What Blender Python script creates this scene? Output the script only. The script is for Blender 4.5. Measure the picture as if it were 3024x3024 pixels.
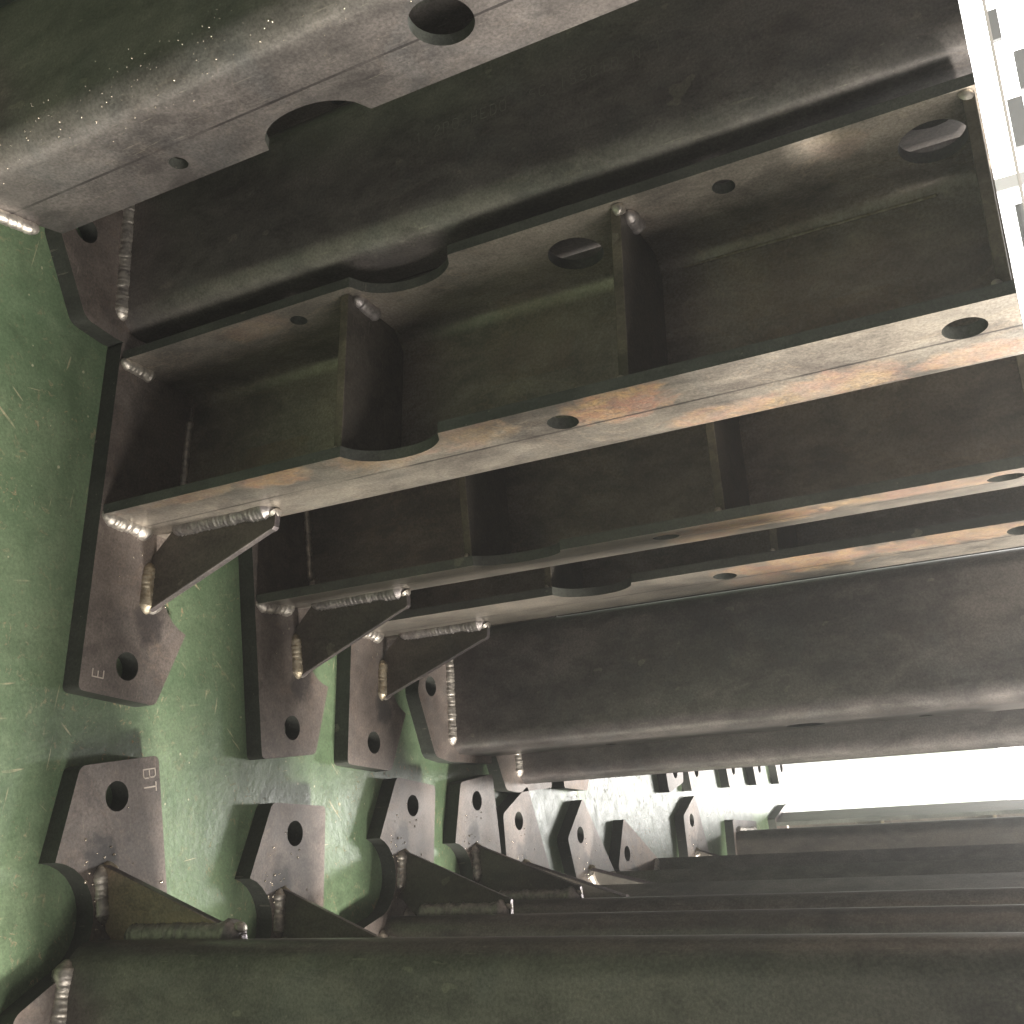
import bpy, bmesh, math, random
from mathutils import Matrix, Vector, noise
from mathutils.geometry import delaunay_2d_cdt

scene = bpy.context.scene
for o in list(bpy.data.objects):
    bpy.data.objects.remove(o)

# ------------------------------------------------------------------ camera
# the photograph is turned a quarter: picture right is up in the place
R_ = (0.19491422662213997, -0.9808202915214861, 0.0)
F_ = (0.4291145730160545, 0.08527610598468315, -0.8992155853705709)
U_ = (0.8819688925838269, 0.17526991038907969, 0.4375058068490768)
cd = bpy.data.cameras.new('camera'); cam = bpy.data.objects.new('camera', cd)
scene.collection.objects.link(cam)
cam.matrix_world = Matrix(((*R_, 0), (*F_, 0), (*U_, 1.0), (0, 0, 0, 1)))
cd.sensor_width = 36; cd.sensor_height = 36; cd.sensor_fit = 'HORIZONTAL'
cd.lens = 36 * 3270 / 3024
cd.clip_start = 0.02; cd.clip_end = 100
scene.camera = cam
scene.render.resolution_x = 1024; scene.render.resolution_y = 1024

# ------------------------------------------------------------------ world, lamps, exposure
w = bpy.data.worlds.new('World'); scene.world = w; w.use_nodes = True
bg = w.node_tree.nodes['Background']
bg.inputs[0].default_value = (0.86, 0.82, 0.79, 1); bg.inputs[1].default_value = 0.08
scene.view_settings.view_transform = 'Standard'
scene.view_settings.look = 'None'
scene.view_settings.exposure = 0.0
scene.view_settings.gamma = 1.0

def area(name, loc, target, sx, sy, power, col):
    l = bpy.data.lights.new(name, 'AREA'); l.shape = 'RECTANGLE'
    l.size = sx; l.size_y = sy; l.energy = power; l.color = col
    o = bpy.data.objects.new(name, l); scene.collection.objects.link(o)
    o.location = loc
    d = Vector(target) - Vector(loc)
    o.rotation_euler = d.to_track_quat('-Z', 'Y').to_euler()
    return o
# side window light (right, somewhat towards the camera), makes the ear shadows
area('side_light', (0.2 + 4.6*math.cos(math.radians(-14)), 1.15 + 4.6*math.sin(math.radians(-14)), 3.4),
     (0.2, 1.15, 0), 1.3, 0.6, 1250, (1.0, 0.95, 0.86))
# rear daylight falling on the far aisle
area('rear_light', (3.6, 9.0, 4.2), (1.3, 4.6, 0), 3.0, 1.6, 1500, (1.0, 0.98, 0.93))
# soft light of the hall behind the photographer
area('hall_light', (2.35, -0.85, 2.05), (-0.1, 1.1, 0.9), 0.8, 2.2, 100, (1.0, 0.95, 0.86))

# ------------------------------------------------------------------ material helpers
def mat(name):
    m = bpy.data.materials.new(name); m.use_nodes = True
    nt = m.node_tree; b = nt.nodes['Principled BSDF']
    return m, nt, b
class N:
    def __init__(s, nt): s.nt = nt
    def new(s, t, **k):
        n = s.nt.nodes.new(t)
        for a, v in k.items(): setattr(n, a, v)
        return n
    def link(s, a, b): s.nt.links.new(a, b)
    def coords(s, rand=True):
        tc = s.new('ShaderNodeTexCoord')
        if not rand: return tc.outputs['Object']
        oi = s.new('ShaderNodeObjectInfo')
        mu = s.new('ShaderNodeVectorMath', operation='ADD')
        sc = s.new('ShaderNodeMath', operation='MULTIPLY'); sc.inputs[1].default_value = 9.0
        s.link(oi.outputs['Random'], sc.inputs[0])
        s.link(tc.outputs['Object'], mu.inputs[0]); s.link(sc.outputs[0], mu.inputs[1])
        return mu.outputs[0]
    def noise(s, vec, scale, detail=4, rough=0.6, dist=0.0, stretch=None):
        if stretch:
            mp = s.new('ShaderNodeMapping'); mp.inputs['Scale'].default_value = stretch
            s.link(vec, mp.inputs['Vector']); vec = mp.outputs[0]
        n = s.new('ShaderNodeTexNoise'); n.inputs['Scale'].default_value = scale
        n.inputs['Detail'].default_value = detail; n.inputs['Roughness'].default_value = rough
        n.inputs['Distortion'].default_value = dist
        s.link(vec, n.inputs['Vector']); return n.outputs['Fac']
    def ramp(s, fac, stops):
        r = s.new('ShaderNodeValToRGB'); e = r.color_ramp.elements
        while len(e) < len(stops): e.new(0.5)
        for i, (p, c) in enumerate(stops):
            e[i].position = p
            e[i].color = (c, c, c, 1) if isinstance(c, (int, float)) else (*c, 1)
        s.link(fac, r.inputs[0]); return r.outputs[0]
    def mix(s, fac, a, b, mode='MIX'):
        m = s.new('ShaderNodeMix', data_type='RGBA', blend_type=mode)
        for v, i in ((fac, 0), (a, 6), (b, 7)):
            if isinstance(v, (int, float)): m.inputs[i].default_value = v if i == 0 else (v, v, v, 1)
            elif isinstance(v, tuple): m.inputs[i].default_value = (*v, 1)
            else: s.link(v, m.inputs[i])
        return m.outputs[2]
    def math(s, op, a, b=None, clamp=False):
        m = s.new('ShaderNodeMath', operation=op); m.use_clamp = clamp
        for i, v in enumerate((a, b)):
            if v is None: continue
            if isinstance(v, (int, float)): m.inputs[i].default_value = v
            else: s.link(v, m.inputs[i])
        return m.outputs[0]
    def bump(s, h, strength, dist, b):
        bp = s.new('ShaderNodeBump'); bp.inputs['Strength'].default_value = strength
        bp.inputs['Distance'].default_value = dist
        s.link(h, bp.inputs['Height']); s.link(bp.outputs[0], b.inputs['Normal'])

def mill_steel(name, dark, light, metallic=0.55, rough=(0.36, 0.56), rust=0.0, spots=(), line=False, oil=0.15, soot=None):
    m, nt, b = mat(name); n = N(nt); v = n.coords(); vo = n.coords(False)
    big = n.noise(v, 7, 4, 0.6, 0.6, (1, 1, 0.45))
    mid = n.noise(v, 34, 5, 0.65, 0.3, (1, 1, 0.6))
    fine = n.noise(v, 900, 2, 0.6)
    f = n.mix(0.4, big, mid)
    col = n.mix(n.ramp(f, [(0.40, 0.0), (0.60, 1.0)]), dark, light)
    col = n.mix(n.ramp(n.noise(v, 19, 7, 0.72, 0.5, (1, 1, 0.5)), [(0.52, 0.0), (0.62, 0.42)]), col, (dark[0]*0.62, dark[1]*0.58, dark[2]*0.60))
    # bluish heat-tinted scale drifting through the brown one
    tint = n.ramp(n.noise(v, 12, 3, 0.5, 1.2), [(0.52, 0.0), (0.68, 1.0)])
    col = n.mix(n.math('MULTIPLY', tint, oil), col, (dark[0]*1.3, dark[1]*1.65, dark[2]*1.85))
    # rust blooms
    bl = n.noise(v, 16, 7, 0.68, 1.5, (1, 1, 0.55))
    fac = n.ramp(bl, [(0.56, 0.0), (0.66, 1.0)])
    fac = n.math('MULTIPLY', fac, rust)
    if spots:
        sep = n.new('ShaderNodeSeparateXYZ'); n.link(vo, sep.inputs[0])
        tot = None
        wob = n.noise(v, 22, 6, 0.7, 1.0)
        for (sx, sv, sz, rv, rz, amp) in spots:
            dv = n.math('DIVIDE', n.math('SUBTRACT', sep.outputs[1], sv), rv)
            dz = n.math('DIVIDE', n.math('SUBTRACT', sep.outputs[2], sz), rz)
            d2 = n.math('ADD', n.math('MULTIPLY', dv, dv), n.math('MULTIPLY', dz, dz))
            g = n.math('SUBTRACT', 1.25, n.math('ADD', d2, n.math('MULTIPLY', n.math('SUBTRACT', wob, 0.5), 4.2)))
            g = n.math('MULTIPLY', n.math('MULTIPLY', g, 1.2, True), amp)
            side = n.math('GREATER_THAN', n.math('MULTIPLY', sep.outputs[0], sx), 0.0)
            g = n.math('MULTIPLY', g, side)
            tot = g if tot is None else n.math('MAXIMUM', tot, g)
        fac = n.math('MAXIMUM', fac, tot)
    rc = n.mix(n.ramp(n.noise(v, 24, 5, 0.7, 0.8), [(0.40, 0.0), (0.60, 1.0)]), (0.24, 0.12, 0.082), (0.32, 0.205, 0.095))
    rc = n.mix(n.ramp(n.noise(v, 140, 5, 0.75), [(0.50, 0.0), (0.68, 0.7)]), rc, (0.15, 0.085, 0.06))
    fac = n.math('MULTIPLY', fac, n.ramp(n.noise(v, 55, 6, 0.75, 1.2), [(0.36, 0.5), (0.56, 1.0)]))
    col = n.mix(fac, col, rc)
    # pale tide lines round the stains
    rim = n.ramp(n.noise(v, 9, 4, 0.6, 1.4, (1, 1, 0.5)), [(0.535, 0.0), (0.545, 1.0), (0.56, 0.0)])
    col = n.mix(n.math('MULTIPLY', rim, 0.10 if rust > 0 else 0.05), col, (light[0]*2.2, light[1]*1.9, light[2]*1.5))
    # scratches and specks
    sc = n.noise(v, 90, 2, 0.4, 0.0, (0.5, 6, 0.35))
    scf = n.ramp(sc, [(0.71, 0.0), (0.725, 0.9)])
    vor = n.new('ShaderNodeTexVoronoi'); vor.inputs['Scale'].default_value = 70; n.link(v, vor.inputs['Vector'])
    sp = n.ramp(vor.outputs['Distance'], [(0.05, 1.0), (0.075, 0.0)])
    col = n.mix(n.math('MULTIPLY', n.math('MAXIMUM', scf, sp), 0.35), col, (0.30, 0.27, 0.22))
    if soot:
        s3 = n.new('ShaderNodeSeparateXYZ'); n.link(vo, s3.inputs[0])
        dx = n.math('DIVIDE', n.math('SUBTRACT', s3.outputs[0], soot[0]), soot[2])
        dy = n.math('DIVIDE', n.math('SUBTRACT', s3.outputs[1], soot[1]), soot[3])
        dd = n.math('ADD', n.math('MULTIPLY', dx, dx), n.math('MULTIPLY', dy, dy))
        dd = n.math('ADD', dd, n.math('MULTIPLY', n.math('SUBTRACT', n.noise(v, 40, 5, 0.65), 0.5), 2.6))
        sg = n.math('MULTIPLY', n.ramp(dd, [(0.25, 1.0), (1.0, 0.0)]), 0.72)
        col = n.mix(sg, col, (0.022, 0.020, 0.022))
    gr = n.ramp(n.noise(v, 330, 4, 0.75), [(0.34, 0.62), (0.66, 1.38)])
    col = n.mix(0.75, col, gr, 'MULTIPLY')
    if line:
        sep2 = n.new('ShaderNodeSeparateXYZ'); n.link(vo, sep2.inputs[0])
        yy = n.math('ABSOLUTE', n.math('SUBTRACT', sep2.outputs[1], 0.055))
        lf = n.math('LESS_THAN', n.math('ADD', yy, n.math('MULTIPLY', n.math('SUBTRACT', n.noise(v, 60, 3), 0.5), 0.0016)), 0.0014)
        lf = n.math('MULTIPLY', lf, n.math('GREATER_THAN', n.math('ABSOLUTE', sep2.outputs[0]), 0.1035))
        gate = n.ramp(n.noise(vo, 5, 3, 0.6, 0, (0.1, 0.1, 1)), [(0.40, 0.25), (0.52, 1.0)])
        lf = n.math('MULTIPLY', lf, n.math('MULTIPLY', gate, 0.75))
        col = n.mix(lf, col, (0.028, 0.024, 0.025))
    n.link(col, b.inputs['Base Color'])
    b.inputs['Metallic'].default_value = metallic
    met = n.math('MULTIPLY', n.math('SUBTRACT', 1.0, n.math('MULTIPLY', fac, 0.85)), metallic)
    n.link(met, b.inputs['Metallic'])
    rr = n.math('ADD', n.math('MULTIPLY', mid, rough[1]-rough[0]), rough[0])
    rr = n.math('ADD', rr, n.math('MULTIPLY', fac, 0.2), True)
    n.link(rr, b.inputs['Roughness'])
    h = n.math('ADD', n.math('MULTIPLY', fine, 0.35), n.math('ADD', mid, n.math('MULTIPLY', fac, 0.5)))
    n.bump(h, 0.25, 0.0012, b)
    return m

def weld_mat(name, c1, c2, rough=0.36):
    m, nt, b = mat(name); n = N(nt); v = n.coords()
    col = n.mix(n.ramp(n.noise(v, 130, 4, 0.6, 0.5), [(0.35, 0.0), (0.65, 1.0)]), c1, c2)
    n.link(col, b.inputs['Base Color'])
    b.inputs['Metallic'].default_value = 0.8
    n.link(n.math('ADD', n.math('MULTIPLY', n.noise(v, 300, 3), 0.3), rough - 0.1), b.inputs['Roughness'])
    n.bump(n.noise(v, 700, 3, 0.7), 0.35, 0.001, b)
    return m

C_SPOTS = [(1, 0.03, 0.655, 0.035, 0.055, 0.9), (1, 0.02, 0.50, 0.03, 0.05, 0.45), (1, 0.095, 0.74, 0.02, 0.06, 0.6), (1, 0.012, 0.26, 0.02, 0.05, 0.8), (1, 0.02, 0.40, 0.03, 0.06, 0.5),
           (1, 0.085, 0.85, 0.03, 0.06, 0.55), (1, 0.09, 0.95, 0.02, 0.05, 0.6), (-1, 0.02, 0.88, 0.02, 0.03, 0.25),
           (1, 0.01, 0.15, 0.012, 0.10, 0.5), (-1, 0.02, 0.22, 0.02, 0.05, 0.3),
           (1, 0.121, 0.84, 0.02, 0.07, 0.30), (-1, 0.121, 0.80, 0.02, 0.05, 0.22), (1, 0.121, 0.17, 0.02, 0.05, 0.32), (-1, 0.121, 0.52, 0.02, 0.05, 0.2)]
E_SPOTS = [(1, 0.03, 0.70, 0.04, 0.11, 0.75), (1, 0.025, 0.87, 0.028, 0.13, 0.6), (1, 0.08, 0.63, 0.03, 0.05, 0.45)]
M_scale = mill_steel('mill_scale_steel', (0.088, 0.079, 0.076), (0.190, 0.168, 0.158), metallic=0.58, rough=(0.26, 0.44), rust=0.0, line=True)
M_scaleC = mill_steel('mill_scale_steel_rust_bloom', (0.165, 0.145, 0.128), (0.36, 0.315, 0.265), metallic=0.6, rough=(0.28, 0.46), rust=0.10, spots=C_SPOTS, line=True, oil=0.12)
M_scaleE = mill_steel('mill_scale_steel_ochre_stain', (0.150, 0.134, 0.118), (0.32, 0.280, 0.238), metallic=0.6, rough=(0.28, 0.46), rust=0.05, spots=E_SPOTS, line=True, oil=0.12)
M_edge = mill_steel('flame_cut_edge', (0.052, 0.055, 0.048), (0.105, 0.108, 0.094), metallic=0.35, rough=(0.4, 0.6))
M_plate = mill_steel('base_plate_steel', (0.096, 0.079, 0.071), (0.185, 0.153, 0.136), metallic=0.35, rough=(0.42, 0.62), rust=0.12, oil=0.15, soot=(0.212, 0.088, 0.034, 0.026))
M_plateR = mill_steel('base_plate_steel_rusty', (0.12, 0.085, 0.068), (0.22, 0.15, 0.105), metallic=0.3, rough=(0.42, 0.62), rust=0.35, oil=0.1, soot=(0.212, 0.088, 0.034, 0.026))
M_pedge = mill_steel('base_plate_edge', (0.036, 0.038, 0.033), (0.062, 0.064, 0.055), metallic=0.3, rough=(0.45, 0.6))
M_gus = mill_steel('gusset_steel', (0.064, 0.057, 0.050), (0.125, 0.108, 0.092), metallic=0.5, rough=(0.38, 0.55), rust=0.0)
M_gus2 = mill_steel('gusset_steel_straw_tinted', (0.20, 0.150, 0.115), (0.36, 0.26, 0.18), metallic=0.2, rough=(0.34, 0.5), rust=0.25)
M_gedge = mill_steel('ground_gusset_edge', (0.16, 0.14, 0.15), (0.30, 0.26, 0.25), metallic=0.8, rough=(0.26, 0.4))
M_stiffedge = mill_steel('sawn_stiffener_edge', (0.07, 0.06, 0.042), (0.16, 0.135, 0.095), metallic=0.4, rough=(0.4, 0.6))
M_weld = weld_mat('weld_metal', (0.30, 0.27, 0.25), (0.62, 0.57, 0.50))
M_weldB = weld_mat('weld_metal_grey_blue', (0.22, 0.20, 0.20), (0.42, 0.38, 0.36), 0.42)
M_weldY = weld_mat('weld_metal_straw', (0.27, 0.22, 0.15), (0.50, 0.44, 0.34), 0.4)
M_spat = weld_mat('spatter_metal', (0.60, 0.52, 0.42), (0.85, 0.78, 0.66), 0.14); M_spat.node_tree.nodes['Principled BSDF'].inputs['Metallic'].default_value = 0.85
m, nt, b = mat('scribed_mark'); b.inputs['Base Color'].default_value = (0.55, 0.48, 0.42, 1); b.inputs['Roughness'].default_value = 0.5; b.inputs['Metallic'].default_value = 0.5
M_mark = m
m, nt, b = mat('scratch_mark'); b.inputs['Base Color'].default_value = (0.20, 0.19, 0.165, 1); b.inputs['Roughness'].default_value = 0.5; b.inputs['Metallic'].default_value = 0.5
M_mark2 = m

def floor_mat():
    m, nt, b = mat('green_painted_floor'); n = N(nt)
    tc = n.new('ShaderNodeTexCoord'); v = tc.outputs['Object']
    f = n.mix(0.45, n.noise(v, 4.5, 4, 0.6, 0.5), n.noise(v, 45, 5, 0.65))
    col = n.mix(n.ramp(f, [(0.38, 0.0), (0.62, 1.0)]), (0.078, 0.122, 0.066), (0.120, 0.167, 0.096))
    # dusty film
    d = n.ramp(n.noise(v, 9, 5, 0.65, 0.8), [(0.48, 0.0), (0.72, 1.0)])
    col = n.mix(n.math('MULTIPLY', d, 0.3), col, (0.19, 0.235, 0.145))
    # dark grime
    g = n.ramp(n.noise(v, 17, 5, 0.7, 0.6), [(0.50, 0.0), (0.70, 1.0)])
    col = n.mix(n.math('MULTIPLY', g, 0.4), col, (0.035, 0.05, 0.028))
    # chips: worn brown flecks
    ch = n.noise(v, 75, 6, 0.72, 1.6)
    big = n.ramp(n.noise(v, 6, 2), [(0.45, 0.0), (0.62, 1.0)])
    cf = n.math('MULTIPLY', n.ramp(ch, [(0.600, 0.0), (0.618, 1.0)]), n.math('ADD', n.math('MULTIPLY', big, 0.8), 0.2))
    col = n.mix(n.math('MULTIPLY', cf, 0.85), col, (0.34, 0.25, 0.15))
    # scratches in several directions
    for rz, sc_, th in ((0.5, 26, 0.715), (1.75, 30, 0.72), (2.6, 22, 0.72)):
        m0 = n.new('ShaderNodeMapping'); m0.inputs['Rotation'].default_value = (0, 0, rz); n.link(v, m0.inputs['Vector'])
        mp = n.new('ShaderNodeMapping')
        mp.inputs['Scale'].default_value = (0.45, 6.0, 1); n.link(m0.outputs[0], mp.inputs['Vector'])
        s = n.noise(mp.outputs[0], sc_, 2, 0.3, 0.35)
        s = n.ramp(s, [(th, 0.0), (th + 0.012, 1.0)])
        brk = n.ramp(n.noise(v, 13 + rz, 3), [(0.52, 0.0), (0.6, 1.0)])
        col = n.mix(n.math('MULTIPLY', n.math('MULTIPLY', s, brk), 0.6), col, (0.42, 0.36, 0.24))
    vor = n.new('ShaderNodeTexVoronoi'); vor.inputs['Scale'].default_value = 38; n.link(v, vor.inputs['Vector'])
    vor.inputs['Randomness'].default_value = 1
    sz = n.math('MULTIPLY', n.noise(v, 21, 2), 0.13)
    sp = n.math('LESS_THAN', vor.outputs['Distance'], n.math('SUBTRACT', sz, 0.008))
    col = n.mix(n.math('MULTIPLY', sp, 0.6), col, (0.50, 0.46, 0.33))
    gr = n.ramp(n.noise(v, 260, 4, 0.75), [(0.34, 0.70), (0.66, 1.30)])
    col = n.mix(0.8, col, gr, 'MULTIPLY')
    n.link(col, b.inputs['Base Color'])
    rr = n.math('ADD', n.math('MULTIPLY', n.noise(v, 30, 5, 0.6), 0.25), 0.30)
    n.link(n.math('ADD', rr, n.math('MULTIPLY', cf, 0.3), True), b.inputs['Roughness'])
    b.inputs['Specular IOR Level'].default_value = 0.6
    h = n.math('ADD', n.noise(v, 120, 4, 0.6), n.math('MULTIPLY', n.noise(v, 12, 3), 3.0))
    h = n.math('SUBTRACT', h, n.math('MULTIPLY', cf, 0.6))
    n.bump(h, 0.35, 0.0016, b)
    return m
M_floor = floor_mat()

# ------------------------------------------------------------------ object helpers
def link_mesh(name, verts, faces, mats, parent=None, midx=None, smooth=None):
    me = bpy.data.meshes.new(name); me.from_pydata(verts, [], faces)
    for mm in mats: me.materials.append(mm)
    if midx:
        for p, i in zip(me.polygons, midx): p.material_index = i
    me.validate()
    bm = bmesh.new(); bm.from_mesh(me); bmesh.ops.recalc_face_normals(bm, faces=bm.faces)
    if smooth is not None:
        for f in bm.faces: f.smooth = True
        for e in bm.edges:
            if len(e.link_faces) == 2 and e.calc_face_angle(0) > smooth: e.smooth = False
    bm.to_mesh(me); bm.free()
    o = bpy.data.objects.new(name, me); scene.collection.objects.link(o)
    if parent: o.parent = parent
    return o

def circle(cx, cy, r, n=28):
    return [(cx + r*math.cos(2*math.pi*i/n), cy + r*math.sin(2*math.pi*i/n)) for i in range(n)]

def pip(p, poly):
    x, y = p; c = False; j = len(poly) - 1
    for i in range(len(poly)):
        xi, yi = poly[i]; xj, yj = poly[j]
        if (yi > y) != (yj > y) and x < (xj - xi)*(y - yi)/(yj - yi) + xi: c = not c
        j = i
    return c

def triangulate(outline, holes, extra_lines=()):
    """2-D triangulation of an outline with holes; extra lines are kept as edges."""
    vs, es = [], []
    for loop in [outline] + list(holes):
        s = len(vs); k = len(loop)
        vs += loop; es += [(s + i, s + (i + 1) % k) for i in range(k)]
    for a, b_ in extra_lines:
        s = len(vs); vs += [a, b_]; es.append((s, s + 1))
    ov, oe, of, _, _, _ = delaunay_2d_cdt([Vector(p) for p in vs], es, [], 0, 1e-7)
    tris = []
    for f in of:
        c = (sum(ov[i][0] for i in f)/len(f), sum(ov[i][1] for i in f)/len(f))
        if pip(c, outline) and not any(pip(c, h) for h in holes): tris.append(tuple(f))
    return [tuple(v) for v in ov], tris

def thick_sheet(outline, holes, mapf, extra_lines=()):
    """sheet with two skins: mapf(p, side) -> 3-D; returns verts, faces, material index (0 skin, 1 cut edge)"""
    pv, tr = triangulate(outline, holes, extra_lines)
    used = sorted({i for t in tr for i in t}); re = {o: k for k, o in enumerate(used)}
    tr = [tuple(re[i] for i in t) for t in tr]; pv = [pv[i] for i in used]; n = len(pv)
    verts = [mapf(p, 0) for p in pv] + [mapf(p, 1) for p in pv]
    faces = [t for t in tr] + [tuple(reversed([i + n for i in t])) for t in tr]
    mi = [0]*len(faces)
    cnt = {}
    for t in tr:
        for a, b_ in zip(t, t[1:] + t[:1]):
            cnt.setdefault(frozenset((a, b_)), []).append((a, b_))
    for k, l in cnt.items():
        if len(l) == 1:
            a, b_ = l[0]; faces.append((b_, a, a + n, b_ + n)); mi.append(1)
    return verts, faces, mi

def round_poly(pts, r, seg=4):
    """round the corners of a polygon; pts may carry a radius as third value"""
    out = []; n = len(pts)
    for i in range(n):
        p = Vector(pts[i][:2]); a = Vector(pts[i-1][:2]); c = Vector(pts[(i+1) % n][:2])
        rr = pts[i][2] if len(pts[i]) > 2 else r
        if rr <= 0: out.append(tuple(p)); continue
        d1 = (a - p); d2 = (c - p); l = min(rr, d1.length*0.45, d2.length*0.45)
        s = p + d1.normalized()*l; e = p + d2.normalized()*l
        for k in range(seg + 1):
            t = k/seg
            q = s*(1-t)**2 + p*2*t*(1-t) + e*t*t
            out.append(tuple(q))
    return out

# ------------------------------------------------------------------ the folded column
W, D, T, RO = 0.212, 0.133, 0.012, 0.032
TP = 0.025; HT = 0.999
RM = RO - T/2                                  # middle radius of the bend
LF = D - RO                                    # flat length of a flange
LB = RM*math.pi/2                              # developed length of a bend
LW = W - 2*RO                                  # flat length of the web
def fold(s, z, side):
    """s = 0 in the middle of the web, + towards the +u flange; side 0 outer skin, 1 inner"""
    off = T/2 if side == 0 else -T/2
    sg = 1 if s >= 0 else -1; a = abs(s)
    if a <= LW/2: u, v, nu, nv = a, D - T/2, 0, 1
    elif a <= LW/2 + LB:
        th = (a - LW/2)/RM; u = LW/2 + RM*math.sin(th); v = D - RO + RM*math.cos(th); nu, nv = math.sin(th), math.cos(th)
    else: u, v, nu, nv = W/2 - T/2, LF - (a - LW/2 - LB), 1, 0
    return (sg*(u + nu*off), v + nv*off, z)
def s_of(v, sg): return sg*(LW/2 + LB + (LF - v))
S1 = LW/2 + LB + LF

def cutout(sg, z0, z1, depth):
    """edge notch in a flange: straight entry at the top, long sweep below"""
    pts = []; n = 18
    for i in range(n + 1):
        t = i/n; z = z0 + (z1 - z0)*t
        v = depth*(1 - abs(2*t - 1)**2.3)**0.62
        pts.append((s_of(v, sg), z))
    return pts

def channel_mesh(bottom=None, plain=False):
    L = [(-S1, HT)]
    left = [(-S1, 0.487)] + [p for p in reversed(cutout(-1, 0.363, 0.487, 0.036))][1:-1] + [(-S1, 0.363)]
    right = [(S1, 0.361)] + cutout(1, 0.361, 0.478, 0.034)[1:-1] + [(S1, 0.478)]
    bl = bottom if bottom else [(-S1, TP)]
    out = [(-S1, HT)] + left + bl + [(S1, TP)] + right + [(S1, HT)]
    holes = [circle(s_of(0.030, -1), 0.271, 0.010, 18), circle(s_of(0.063, -1), 0.604, 0.029),
             circle(s_of(0.030, -1), 0.773, 0.011, 18), circle(s_of(0.059, -1), 0.957, 0.030),
             circle(s_of(0.038, 1), 0.595, 0.0155, 22), circle(s_of(0.038, 1), 0.957, 0.018, 22)]
    if plain:
        out = [(-S1, HT), (-S1, TP), (S1, TP), (S1, HT)]; holes = []
    lines = []
    for k in range(7):
        for sg in (-1, 1):
            s = sg*(LW/2 + LB*k/6)
            lines.append(((s, TP if not (bottom and sg < 0) else TP), (s, HT)))
    return thick_sheet(out, holes, lambda p, sd: fold(p[0], p[1], sd), lines)

def plate_outline():
    h = W/2
    notch = []
    cx, cy, r = h + 0.054, 0.160, 0.0575
    for i in range(13):
        a = math.radians(-8 + (-150 - -8)*0) if False else math.radians(-12 - i*(155/12))
        notch.append((cx + r*math.cos(a), cy + r*math.sin(a), 0))
    pts = [(-h - 0.013, -0.003, 0.006), (h + 0.204, -0.003, 0.008), (h + 0.204, 0.110, 0.008), (h + 0.110, 0.1485, 0.006)]
    pts += notch
    pts += [(0.082, 0.204, 0.008), (-0.009, 0.236, 0.010), (-h - 0.006, 0.186, 0.010), (-h - 0.013, 0.14, 0.004)]
    return round_poly(pts, 0.006)

def slab(outline, holes, z0, z1):
    return thick_sheet(outline, holes, lambda p, sd: (p[0], p[1], z1 if sd == 0 else z0))

def bevel_obj(o, width, seg=2):
    md = o.modifiers.new('bevel', 'BEVEL'); md.width = width; md.segments = seg
    md.limit_method = 'ANGLE'; md.angle_limit = math.radians(50)

def weld_mesh(path, r, seed=0, flat=0.9, pitch=0.0028):
    """bead with chevron ripples along a path"""
    rnd = random.Random(seed); P = [Vector(p) for p in path]
    seglen = [(b_ - a).length for a, b_ in zip(P, P[1:])]; tot = sum(seglen)
    n = max(10, int(tot/0.0011)); ns = 12; verts, faces = [], []
    rings = 0
    for i in range(n + 1):
        d = tot*i/n; k = 0; dd = d
        while k < len(seglen) - 1 and dd > seglen[k]: dd -= seglen[k]; k += 1
        tv = (P[k+1] - P[k]).normalized(); c = P[k] + tv*dd
        up = Vector((0, 0, 1)) if abs(tv.z) < 0.8 else Vector((0, 1, 0))
        s = tv.cross(up).normalized(); up = s.cross(tv)
        end = min(1.0, math.sqrt(max(0.02, min(d, tot - d)/(r*0.9))))
        nz = noise.noise(Vector((d*45, seed*7.3, 0))); n2 = noise.noise(Vector((d*190, seed*3.1, 5)))
        last = math.exp(-((tot - d - r*0.9)/(r*0.9))**2)*(0.25 if seed % 2 else 0.1)
        wob = s*(0.16*r*noise.noise(Vector((d*60, 9, seed))))
        for j in range(ns):
            a = 2*math.pi*j/ns
            ph = (d + 0.0022*abs(math.cos(a)))/pitch
            rip = 1 + 0.035*(1 - (ph % 1.0)) + 0.17*nz + 0.07*n2 + 0.13*noise.noise(Vector((d*330, a*1.9, seed))) + last
            rr = r*end*rip
            verts.append(tuple(c + wob + s*math.cos(a)*rr + up*math.sin(a)*rr*flat))
        if i:
            for j in range(ns):
                a0 = (i-1)*ns + j; a1 = (i-1)*ns + (j+1) % ns
                faces.append((a0, a1, a1 + ns, a0 + ns))
    faces.append(tuple(range(ns))); faces.append(tuple(reversed(range(n*ns, n*ns + ns))))
    return verts, faces

def spatter_mesh(points, seed):
    rnd = random.Random(seed); verts, faces = [], []
    ico_v = [(0,0,1),(.894,0,.447),(.276,.851,.447),(-.724,.526,.447),(-.724,-.526,.447),(.276,-.851,.447),(.724,.526,-.447),(-.276,.851,-.447),(-.894,0,-.447),(-.276,-.851,-.447),(.724,-.526,-.447),(0,0,-1)]
    ico_f = [(0,1,2),(0,2,3),(0,3,4),(0,4,5),(0,5,1),(1,6,2),(2,7,3),(3,8,4),(4,9,5),(5,10,1),(6,7,2),(7,8,3),(8,9,4),(9,10,5),(10,6,1),(11,7,6),(11,8,7),(11,9,8),(11,10,9),(11,6,10)]
    for (p, r) in points:
        s = len(verts); st = [rnd.uniform(0.6, 1.3) for _ in range(3)]
        verts += [(p[0]+a*r*st[0], p[1]+b_*r*st[1], p[2]+c*r*st[2]*0.55) for a, b_, c in ico_v]
        faces += [tuple(i + s for i in f) for f in ico_f]
    return verts, faces

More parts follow.
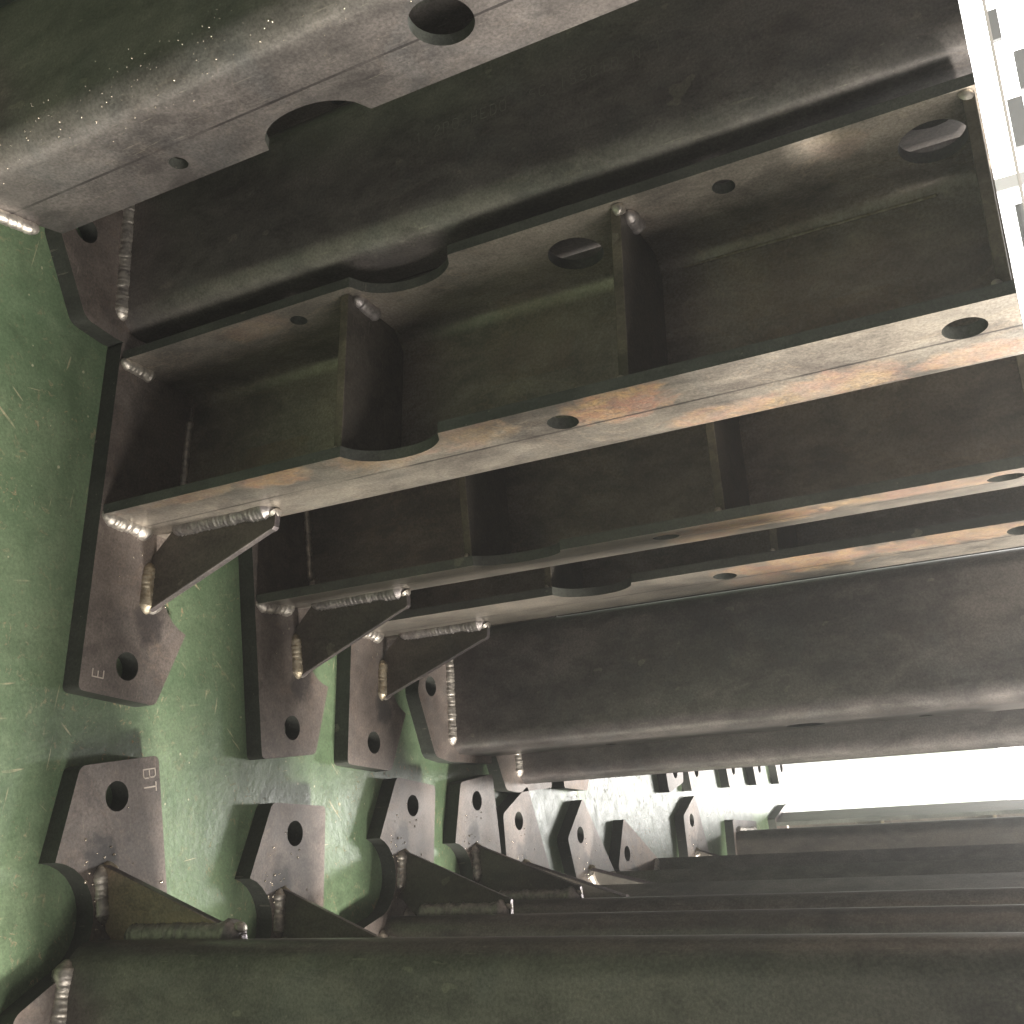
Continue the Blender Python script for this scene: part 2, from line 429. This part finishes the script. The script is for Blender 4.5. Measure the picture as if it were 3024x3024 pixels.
def strokes(segs, origin, ex, ey, nrm, wd, ht):
    """engraved-looking letter: thin bars along 2-D segments"""
    verts, faces = [], []
    for (x0, y0, x1, y1) in segs:
        a = origin + ex*x0 + ey*y0; b_ = origin + ex*x1 + ey*y1
        t = (b_ - a).normalized(); sd = t.cross(nrm).normalized()*wd/2; a = a - t*wd*0.3; b_ = b_ + t*wd*0.3
        s = len(verts)
        for q in (a - sd, a + sd, b_ + sd, b_ - sd): verts.append(tuple(q - nrm*0.0004))
        for q in (a - sd, a + sd, b_ + sd, b_ - sd): verts.append(tuple(q + nrm*ht))
        faces += [(s, s+1, s+2, s+3), (s+7, s+6, s+5, s+4), (s, s+4, s+5, s+1), (s+1, s+5, s+6, s+2), (s+2, s+6, s+7, s+3), (s+3, s+7, s+4, s)]
    return verts, faces
GLYPH = {
 'E': [(0,0,0,1),(0,0,.6,0),(0,.5,.5,.5),(0,1,.6,1)],
 'B': [(0,0,0,1),(0,0,.5,0),(.5,0,.6,.12),(.6,.12,.6,.4),(.6,.4,.5,.5),(0,.5,.5,.5),(.5,.5,.58,.62),(.58,.62,.58,.88),(.58,.88,.48,1),(0,1,.48,1)],
 'T': [(.3,0,.3,1),(0,1,.6,1)],
 '2': [(0,.8,.15,1),(.15,1,.5,1),(.5,1,.6,.75),(.6,.75,0,0),(0,0,.6,0)],
 'P': [(0,0,0,1),(0,1,.5,1),(.5,1,.6,.75),(.6,.75,.5,.5),(.5,.5,0,.5)],
 'O': [(.1,0,.5,0),(.5,0,.6,.2),(.6,.2,.6,.8),(.6,.8,.5,1),(.5,1,.1,1),(.1,1,0,.8),(0,.8,0,.2),(0,.2,.1,0)],
 'H': [(0,0,0,1),(.6,0,.6,1),(0,.5,.6,.5)],
 'D': [(0,0,0,1),(0,0,.45,0),(.45,0,.6,.25),(.6,.25,.6,.75),(.6,.75,.45,1),(.45,1,0,1)],
 '-': [(.1,.5,.5,.5)],
 'S': [(0,.1,.4,0),(.4,0,.6,.2),(.6,.2,.5,.5),(.5,.5,.1,.55),(.1,.55,0,.8),(0,.8,.2,1),(.2,1,.6,.92)],
 'I': [(.3,0,.3,1)], '1': [(.3,0,.3,1),(.3,1,.12,.8)],
 'C': [(.6,.15,.4,0),(.4,0,.15,0),(.15,0,0,.2),(0,.2,0,.8),(0,.8,.15,1),(.15,1,.4,1),(.4,1,.6,.85)],
 'N': [(0,0,0,1),(0,1,.6,0),(.6,0,.6,1)], '.': [(.25,0,.35,0)]}
def text_segs(txt, size, gap=0.95):
    out = []; x = 0
    for ch in txt:
        if ch != ' ':
            out += [((a*0.9)*size + x, b_*size, c*0.9*size + x, d*size) for a, b_, c, d in GLYPH[ch]]
        x += size*gap*0.9
    return out

# ------------------------------------------------------------------ build one column with its parts
CHAN = channel_mesh(); CHAN_PLAIN = channel_mesh(None, True)
PLATE = slab(plate_outline(), [circle(W/2 + 0.166, 0.062, 0.0165, 28), circle(0.002, D + 0.062, 0.0165, 28)], 0, TP)
h = W/2
BEADS = [  # name, path, radius, material, shown on near columns only
    ([(h - .001, -.001, TP - .001), (h - .001, .03, TP - .001), (h - .001, .078, TP - .001)], .0115, 'w', 1),
    ([(h + .036, .0890, TP - .001), (h + .098, .0890, TP - .001)], .0100, 'w', 2),
    ([(h + .036, .0810, TP - .001), (h + .100, .0810, TP - .001)], .0100, 'y', 3),
    ([(h - .0015, .0815, TP + .030), (h - .0015, .0815, .210)], .0112, 'b', 4),
    ([(h - .0010, .0885, TP + .030), (h - .0010, .0885, .210)], .0118, 'b', 5),
    ([(-.092, D - .0015, TP - .001), (0.0, D - .001, TP - .001), (.088, D - .0015, TP - .001)], .0110, 'w', 6),
    ([(-.062, D - T - .002, TP + .002), (.066, D - T - .002, TP + .002)], .0050, 'w', 7),
    ([(-h + T + .002, -.003, TP + .003), (-h + T + .002, .050, TP + .003)], .0075, 'w', 8),
    ([(-h + T + .003, .018, .358), (-h + T + .003, .064, .358)], .0080, 'b', 9),
    ([(-h + T + .003, .018, .680), (-h + T + .003, .052, .680)], .0075, 'b', 10),
    ([(-h + T + .002, .004, .670), (-h + T + .006, .013, .680)], .0060, 'w', 11),
    ([(h - T - .001, .006, .346), (h - T - .001, .012, .350)], .0050, 'w', 12),
    ([(h - T - .001, .004, .668), (h - T - .001, .011, .668)], .0055, 'w', 13),
    ([(-h + T + .001, .002, .992), (-h + T + .003, .010, .990)], .0070, 'w', 14),
    ([(h - T - .001, .002, .988), (h - T - .002, .008, .986)], .0065, 'w', 15),
    ([(h + .002, .085, .205), (h + .010, .085, .212)], .0070, 'w', 16),
]
def make_column(name, label, chan_mat, plate_mat, glyphs=None, seed=0, chan=CHAN, plate=PLATE, gusset=True, beads=None, spatter=None, gmat=None):
    root = bpy.data.objects.new('steel_column', None); scene.collection.objects.link(root)
    root.empty_display_size = 0.1
    root['label'] = label; root['category'] = 'steel column'; root['kind'] = 'thing'; root['group'] = 'folded steel columns standing on the green floor'
    c = link_mesh('channel', chan[0], chan[1], [chan_mat, M_edge], root, chan[2], math.radians(22))
    p = link_mesh('base_plate', plate[0], plate[1], [plate_mat, M_pedge], root, plate[2], math.radians(30)); bevel_obj(p, 0.0012)
    if gusset:
        g2 = [(0.0, 0.055), (0.028, TP + .0005), (0.094, TP + .0005), (0.096, TP + .004), (0.0265, 0.203), (0.0255, 0.2085), (0.022, 0.212), (0.0, 0.213)]
        gv, gf, gm = thick_sheet([(a + h + 0.0006, b_) for a, b_ in g2], [], lambda q, sd: (q[0], 0.0895 if sd == 0 else 0.0805, q[1]))
        g = link_mesh('gusset', gv, gf, [gmat or M_gus, M_gedge], root, gm); bevel_obj(g, 0.0015)
    for k, (zt, vf) in enumerate(((0.355, 0.010), (0.676, 0.009), (0.9975, 0.006))):
        iw = h - T - 0.0004; sn = 0.020
        so = [(-iw, vf), (iw, vf), (iw, D - T - sn), (iw - sn, D - T - 0.0005), (-iw + sn, D - T - 0.0005), (-iw, D - T - sn)]
        sv, sf, sm = slab(so, [], zt - 0.0105, zt)
        s = link_mesh('stiffener', sv, sf, [M_gus, M_stiffedge], root, sm); bevel_obj(s, 0.001)
    for (path, r, kind, sd) in BEADS:
        if beads is not None and sd not in beads: continue
        if not gusset and sd in (2, 3, 4, 5, 16): continue
        wv, wf = weld_mesh(path, r*1.08, sd + seed*17)
        o = link_mesh('weld_bead', wv, wf, [{'w': M_weld, 'b': M_weldB, 'y': M_weldY}[kind]], root, None, math.radians(75)); o['bead'] = sd
    if glyphs:
        org, ex, ey, txt, size = glyphs
        sv, sf = strokes(text_segs(txt, size), Vector((*org, TP)), Vector((*ex, 0)), Vector((*ey, 0)), Vector((0, 0, 1)), size*0.085, 0.0004)
        link_mesh('stamped_letters', sv, sf, [M_mark], p)
    if spatter:
        rnd = random.Random(seed + 5); pts = []
        for (cu, cv, su, sv_, n_) in spatter:
            for _ in range(n_):
                u = rnd.gauss(cu, su); v = rnd.gauss(cv, sv_)
                if pip((u, v), plate_outline()) and (u > h + 0.004) and not (abs(v - .085) < .006 and u < h + .1) and math.hypot(u - (h + .166), v - .062) > .018:
                    pts.append(((u, v, TP + 0.0002), rnd.choice((.0009, .0012, .0016, .0022))))
        if pts:
            sv, sf = spatter_mesh(pts, seed)
            o = link_mesh('weld_spatter', sv, sf, [M_spat], root, None, 3.0); o['kind'] = 'stuff'
    return root

def place(root, x, y, phi, dz=0):
    root.location = (x, y, dz); root.rotation_euler = (0, 0, -math.radians(phi))

def place_skewed(root, x, y, phi, az):
    """the channel sits a little turned on its plate: plate, gusset and their welds keep (x, y, phi),
    the folded channel turns so that its flange lies in the direction az"""
    pf = Matrix.Translation((x, y, 0)) @ Matrix.Rotation(-math.radians(phi), 4, 'Z')
    p = pf @ Vector((W/2, .085, 0)); a = math.radians(az)
    fx = p.y*math.tan(a); ph = math.radians(180 + az)
    u = Vector((math.cos(ph), -math.sin(ph), 0)); v = Vector((math.sin(ph), math.cos(ph), 0))
    o = Vector((fx, p.y, 0)) - u*(W/2) - v*.085
    place(root, o.x, o.y, 180 + az)
    rel = (Matrix.Translation(root.location) @ Matrix.Rotation(-ph, 4, 'Z')).inverted() @ pf
    out = (Vector((fx, p.y, 0)) - p).length*(1 if fx < p.x else -1)
    for ch in root.children:
        k = ch.get('bead', 0)
        if ch.name.startswith(('base_plate', 'gusset', 'weld_spatter')) or k in (2, 3): ch.matrix_local = rel
        elif k in (4, 5, 16): ch.matrix_local = rel @ Matrix.Translation((out + .004, 0, 0))

def copy_column(src, label, chan_mat=None, plate_mat=None):
    r = src.copy(); scene.collection.objects.link(r); r['label'] = label
    for ch in list(src.children):
        c = ch.copy(); scene.collection.objects.link(c); c.parent = r
        mt = chan_mat if ch.name.startswith('channel') else plate_mat if ch.name.startswith('base_plate') else None
        if mt:
            c.material_slots[0].link = 'OBJECT'; c.material_slots[0].material = mt
        for g in ch.children:
            d = g.copy(); scene.collection.objects.link(d); d.parent = c
    return r

# ------------------------------------------------------------------ the floor
def rect(x0, y0, x1, y1, z): return [(x0, y0, z), (x1, y0, z), (x1, y1, z), (x0, y1, z)]
fl = link_mesh('floor', rect(-6, -3, 14, 16, 0), [(0, 1, 2, 3)], [M_floor]); fl['kind'] = 'structure'

# ------------------------------------------------------------------ the columns
SP = [(h + .07, .10, .03, .014, 24), (h + .12, .055, .03, .02, 6)]
SPL = [(h + .08, .10, .035, .016, 60), (h + .11, .085, .03, .03, 16)]
c_open = make_column('c', 'open column with orange rust blooms, the letter E stamped on its base plate', M_scaleC, M_plate,
                     ((h + .186, .029), (-1, 0), (0, -1), 'E', 0.0155), 1, spatter=[(h + .06, .1, .03, .01, 8), (h + .05, .05, .03, .02, 5)])
wv, wf = weld_mesh([(-.0790, D - T - .0022, .70), (-.0790, D - T - .0022, .80), (-.0790, D - T - .0020, .95)], .0016, 71, 0.6)
link_mesh('scale_ridge', wv, wf, [M_weldY], c_open, None, 1.0)
place(c_open, -0.187, 0.986, 23)

c_bt = make_column('h', 'column at the foot of the picture with BT stamped on its ear plate', M_scale, M_plate,
                   ((h + .190, .022), (-1, 0), (0, -1), 'BT', 0.018), 2, CHAN_PLAIN, spatter=SP, gmat=M_gus2)
place_skewed(c_bt, 0.5016, 0.898, 190.4, 23.45)

# column A: its flange ends in a slope at the foot
botA = [(-S1, 0.069), (s_of(0.033, -1), 0.057), (s_of(0.065, -1), 0.048), (-(LW/2 + LB), 0.030), (-LW/2, TP)]
CHAN_A = channel_mesh(botA)
plateA = slab(round_poly([(-h - 0.002, 0.100), (h + 0.01, 0.100), (h + .01, .15), (0.073, 0.204), (-0.009, 0.236), (-h, 0.186)], 0.006), [circle(0.002, D + .062, .0165)], 0, TP)
c_a = make_column('a', 'big close column at the picture corner, weld spatter along its rounded edge', M_scale, M_plate, None, 3, CHAN_A, plateA, False, beads=(6,))
wv, wf = weld_mesh([(-h - .003, .020, .056), (-h - .003, .045, .050), (-h - .003, .100, .036)], .0085, 40)
link_mesh('weld_bead', wv, wf, [M_weld], c_a, None, math.radians(75))
rnd = random.Random(11); pts = []
for _ in range(230):
    z = rnd.uniform(0.06, 0.6); a = rnd.gauss(0.35, 0.38)
    s = -(LW/2 + LB*(1 - min(1.6, max(-.6, 1 - a)))); q = fold(s, z, 0)
    pts.append((q, rnd.choice((.0004, .0005, .0006, .0009, .0013))))
sv, sf = spatter_mesh(pts, 9); o = link_mesh('weld_spatter', sv, sf, [M_spat], c_a, None, 3.0); o['kind'] = 'stuff'
place(c_a, -0.503, 0.961, 200)

c_b = make_column('b', 'closed-side column behind the big corner one, scribed characters running up its web', M_scale, M_plate, None, 4)
sv, sf = strokes(text_segs('1 2PO-HEDO .SC ISSCID N 1', 0.0125, 1.02), Vector((0.0005, D, 0.455)), Vector((0, 0, 1)), Vector((1, 0, 0)), Vector((0, 1, 0)), 0.0005, 0.0002)
link_mesh('scribed_characters', sv, sf, [M_mark2], [c for c in c_b.children if c.name.startswith('channel')][0])
place(c_b, -0.366, 1.191, 199.5)

def more(label, x, y, phi, cm=None, pm=None, src=c_open, letters=False, az=None):
    r = copy_column(src, label, cm, pm)
    if az: place_skewed(r, x, y, phi, az)
    else: place(r, x, y, phi)
    if not letters:
        for ch in list(r.children):
            for g in list(ch.children): bpy.data.objects.remove(g)
            if ch.name.startswith('scale_ridge'): bpy.data.objects.remove(ch)
    return r
more('second open column, directly behind the E-stamped one, clean pale flange face', -0.049, 1.203, 13, M_scaleE, None)
more('third column of the row with an ochre stain running up its narrow flange face', 0.025, 1.427, 22, M_scaleE, M_plate)
more('dark closed-side column with the wide plain web, fourth in the row behind the stained one', 0.320, 1.757, 198, M_scale, None, c_b)
more('closed-side column just behind the wide dark one, only its rounded corner showing', 0.429, 1.965, 194, M_scale, None, c_b)
# the opposite row
c_spat = make_column('i', 'x', M_scale, M_plate, None, 6, CHAN_PLAIN, spatter=SPL)
c_spat['label'] = 'second column of the lower row, spatter glinting on its ear plate beside the BT one'

more('third column of the lower row, dark gusset and spattered plate by the round floor shadow', 0.694, 1.398, 204, None, None, c_spat, az=22.29)
more('fourth column of the lower row with a bright edge line and a long brown gusset', 0.755, 1.661, 190, None, None, c_spat, az=21.56)
more('fifth column of the lower row, ear plate pointing straight across the aisle in bright light', 0.818, 1.880, 172, None, None, c_spat)
more('sixth column of the lower row, pale plate turned with a dark thick edge beside it', 0.890, 2.195, 155, None, None, c_spat)
more('seventh column of the lower row, orange-brown plate turned the farthest', 0.932, 2.477, 134, None, M_plateR, c_spat)
more('eighth column of the lower row, standing alone with its plate against the white floor', 1.125, 2.79, 171, None, None, c_spat)
c_far = make_column('p', 'farthest column of the lower row, plain shade-coloured flange and small foot in the white glare', M_gus, M_plate, None, 21, CHAN_PLAIN, beads=(1, 2, 4, 6))  # darker steel on the channel stands in for its unlit side
place(c_far, 1.240, 3.446, 2)
c_last = make_column('q', 'shade-coloured column in front of the farthest one, its blank flange turned to the camera', M_gus, M_plate, None, 23, CHAN_PLAIN,  # shade of the camera side put into the darker channel colour
                     slab(round_poly([(-h - .013, -.003), (h + .013, -.003), (h + .013, D + .03), (-h - .013, D + .03)], .008), [], 0, TP), False, beads=(6,))
place(c_last, 1.171, 3.074, 290)
more('column mostly hidden behind the big corner one, dark through its round hole', -0.655, 1.295, 199, M_scale, None, c_b)
more('column behind the scribed one, glimpsed through the holes of the open column', -0.30, 1.56, 197, M_scale, None, c_b)
more('column deep in the row, pale through the top hole of the open column', -0.12, 1.86, 199, M_scale, None, c_b)
place_skewed(c_spat, 0.640, 1.128, 200.6, 24.4)
# feet of the far part of the upper row, seen below the closed-side columns
far = [(0.562, 2.057, 24, 'first ear plate showing past the closed-side columns, pinkish plate in the aisle'),
       (0.738, 2.629, 8, 'far row column whose plate follows the wide gap of lit floor'),
       (0.784, 2.790, 6, 'far row column with its plate tight behind the previous one'),
       (0.876, 3.111, 6, 'far row column, middle one of the five small plates in the glare'),
       (0.952, 3.379, 5, 'far row column, last but one of the small plates in the glare'),
       (1.028, 3.636, 5, 'far row column, last small plate before the white floor')]
for x, y, phi, lab in far:
    a = math.radians(phi); ul, vl = h + .166, .062
    more(lab, x - ul*math.cos(a) - vl*math.sin(a), y + ul*math.sin(a) - vl*math.cos(a), phi, None, M_plateR if phi == 24 else None, c_spat)

# ------------------------------------------------------------------ the bright end of the hall
m, nt, b = mat('overexposed_daylight'); nt.nodes.remove(b)
em = nt.nodes.new('ShaderNodeEmission'); em.inputs[0].default_value = (1.0, 0.985, 0.95, 1); em.inputs[1].default_value = 5.0
nt.links.new(em.outputs[0], nt.nodes['Material Output'].inputs[0]); M_day = m
m, nt, b = mat('pale_rail_paint'); b.inputs['Base Color'].default_value = (0.50, 0.46, 0.43, 1); b.inputs['Roughness'].default_value = 0.4; M_rail = m
m, nt, b = mat('grey_panel'); b.inputs['Base Color'].default_value = (0.16, 0.16, 0.16, 1); b.inputs['Roughness'].default_value = 0.6; M_pan = m
m, nt, b = mat('hall_wall_paint'); b.inputs['Base Color'].default_value = (0.55, 0.55, 0.50, 1); b.inputs['Roughness'].default_value = 0.7; M_wall = m

def box(x0, y0, z0, x1, y1, z1):
    v = [(x, y, z) for z in (z0, z1) for y in (y0, y1) for x in (x0, x1)]
    return v, [(0, 2, 3, 1), (4, 5, 7, 6), (0, 1, 5, 4), (2, 6, 7, 3), (0, 4, 6, 2), (1, 3, 7, 5)]
win = bpy.data.objects.new('window_wall', None); scene.collection.objects.link(win)
win.location = (0, 12, 0); win['label'] = 'blown-out window wall closing the far end of the hall'; win['category'] = 'window wall'; win['kind'] = 'thing'
v, f = box(-6, 0.1, 0.0, 13, 0.14, 4.2); link_mesh('pane', v, f, [M_day], win)
for x in (-6, -2.2, 1.6, 6.4, 9.7, 13):
    v, f = box(x - .06, 0.0, 0.0, x + .06, 0.095, 4.2); link_mesh('mullion', v, f, [M_rail], win)
v, f = box(-6.06, -0.02, 4.21, 13.06, 0.2, 4.6); link_mesh('lintel', v, f, [M_wall], win)

rack = bpy.data.objects.new('storage_rack', None); scene.collection.objects.link(rack)
rack.location = (-0.6, 5.0, 0); rack['label'] = 'bright rack of horizontal rails above the column tops in the glare'; rack['category'] = 'rack'
for z, t in ((1.085, .006), (1.30, .03)):
    v, f = box(-2.9, -t, z - t, 0.9, t, z + t); o = link_mesh('rail', v, f, [M_rail], rack); bevel_obj(o, 0.003)
for x0, x1, z0, z1 in ((-1.62, -1.50, 1.088, 1.125), (-1.43, -1.275, 1.155, 1.215), (-1.25, -1.055, 1.098, 1.155), (-0.83, -0.65, 1.052, 1.13)):
    v, f = box(x0 + .6, .05, z0, x1 + .6, .09, z1); link_mesh('panel', v, f, [M_pan], rack)
for x in (-2.5, 1.2):
    v, f = box(x - .03, .1, 0, x + .03, .16, 1.5); link_mesh('upright', v, f, [M_rail], rack)

# ------------------------------------------------------------------ air volume added to imitate veiling lens glare
m = bpy.data.materials.new('lens_glare_air'); m.use_nodes = True; nt = m.node_tree
nt.nodes.remove(nt.nodes['Principled BSDF'])
pv = nt.nodes.new('ShaderNodeVolumePrincipled'); pv.inputs['Density'].default_value = 0.024
pv.inputs['Color'].default_value = (0.95, 0.95, 0.94, 1); pv.inputs['Anisotropy'].default_value = 0.6
nt.links.new(pv.outputs[0], nt.nodes['Material Output'].inputs['Volume'])
v, f = box(-8, -5, -1, 15, 18, 5.2); hz = link_mesh('glare_veil', v, f, [m]); hz['kind'] = 'stuff'
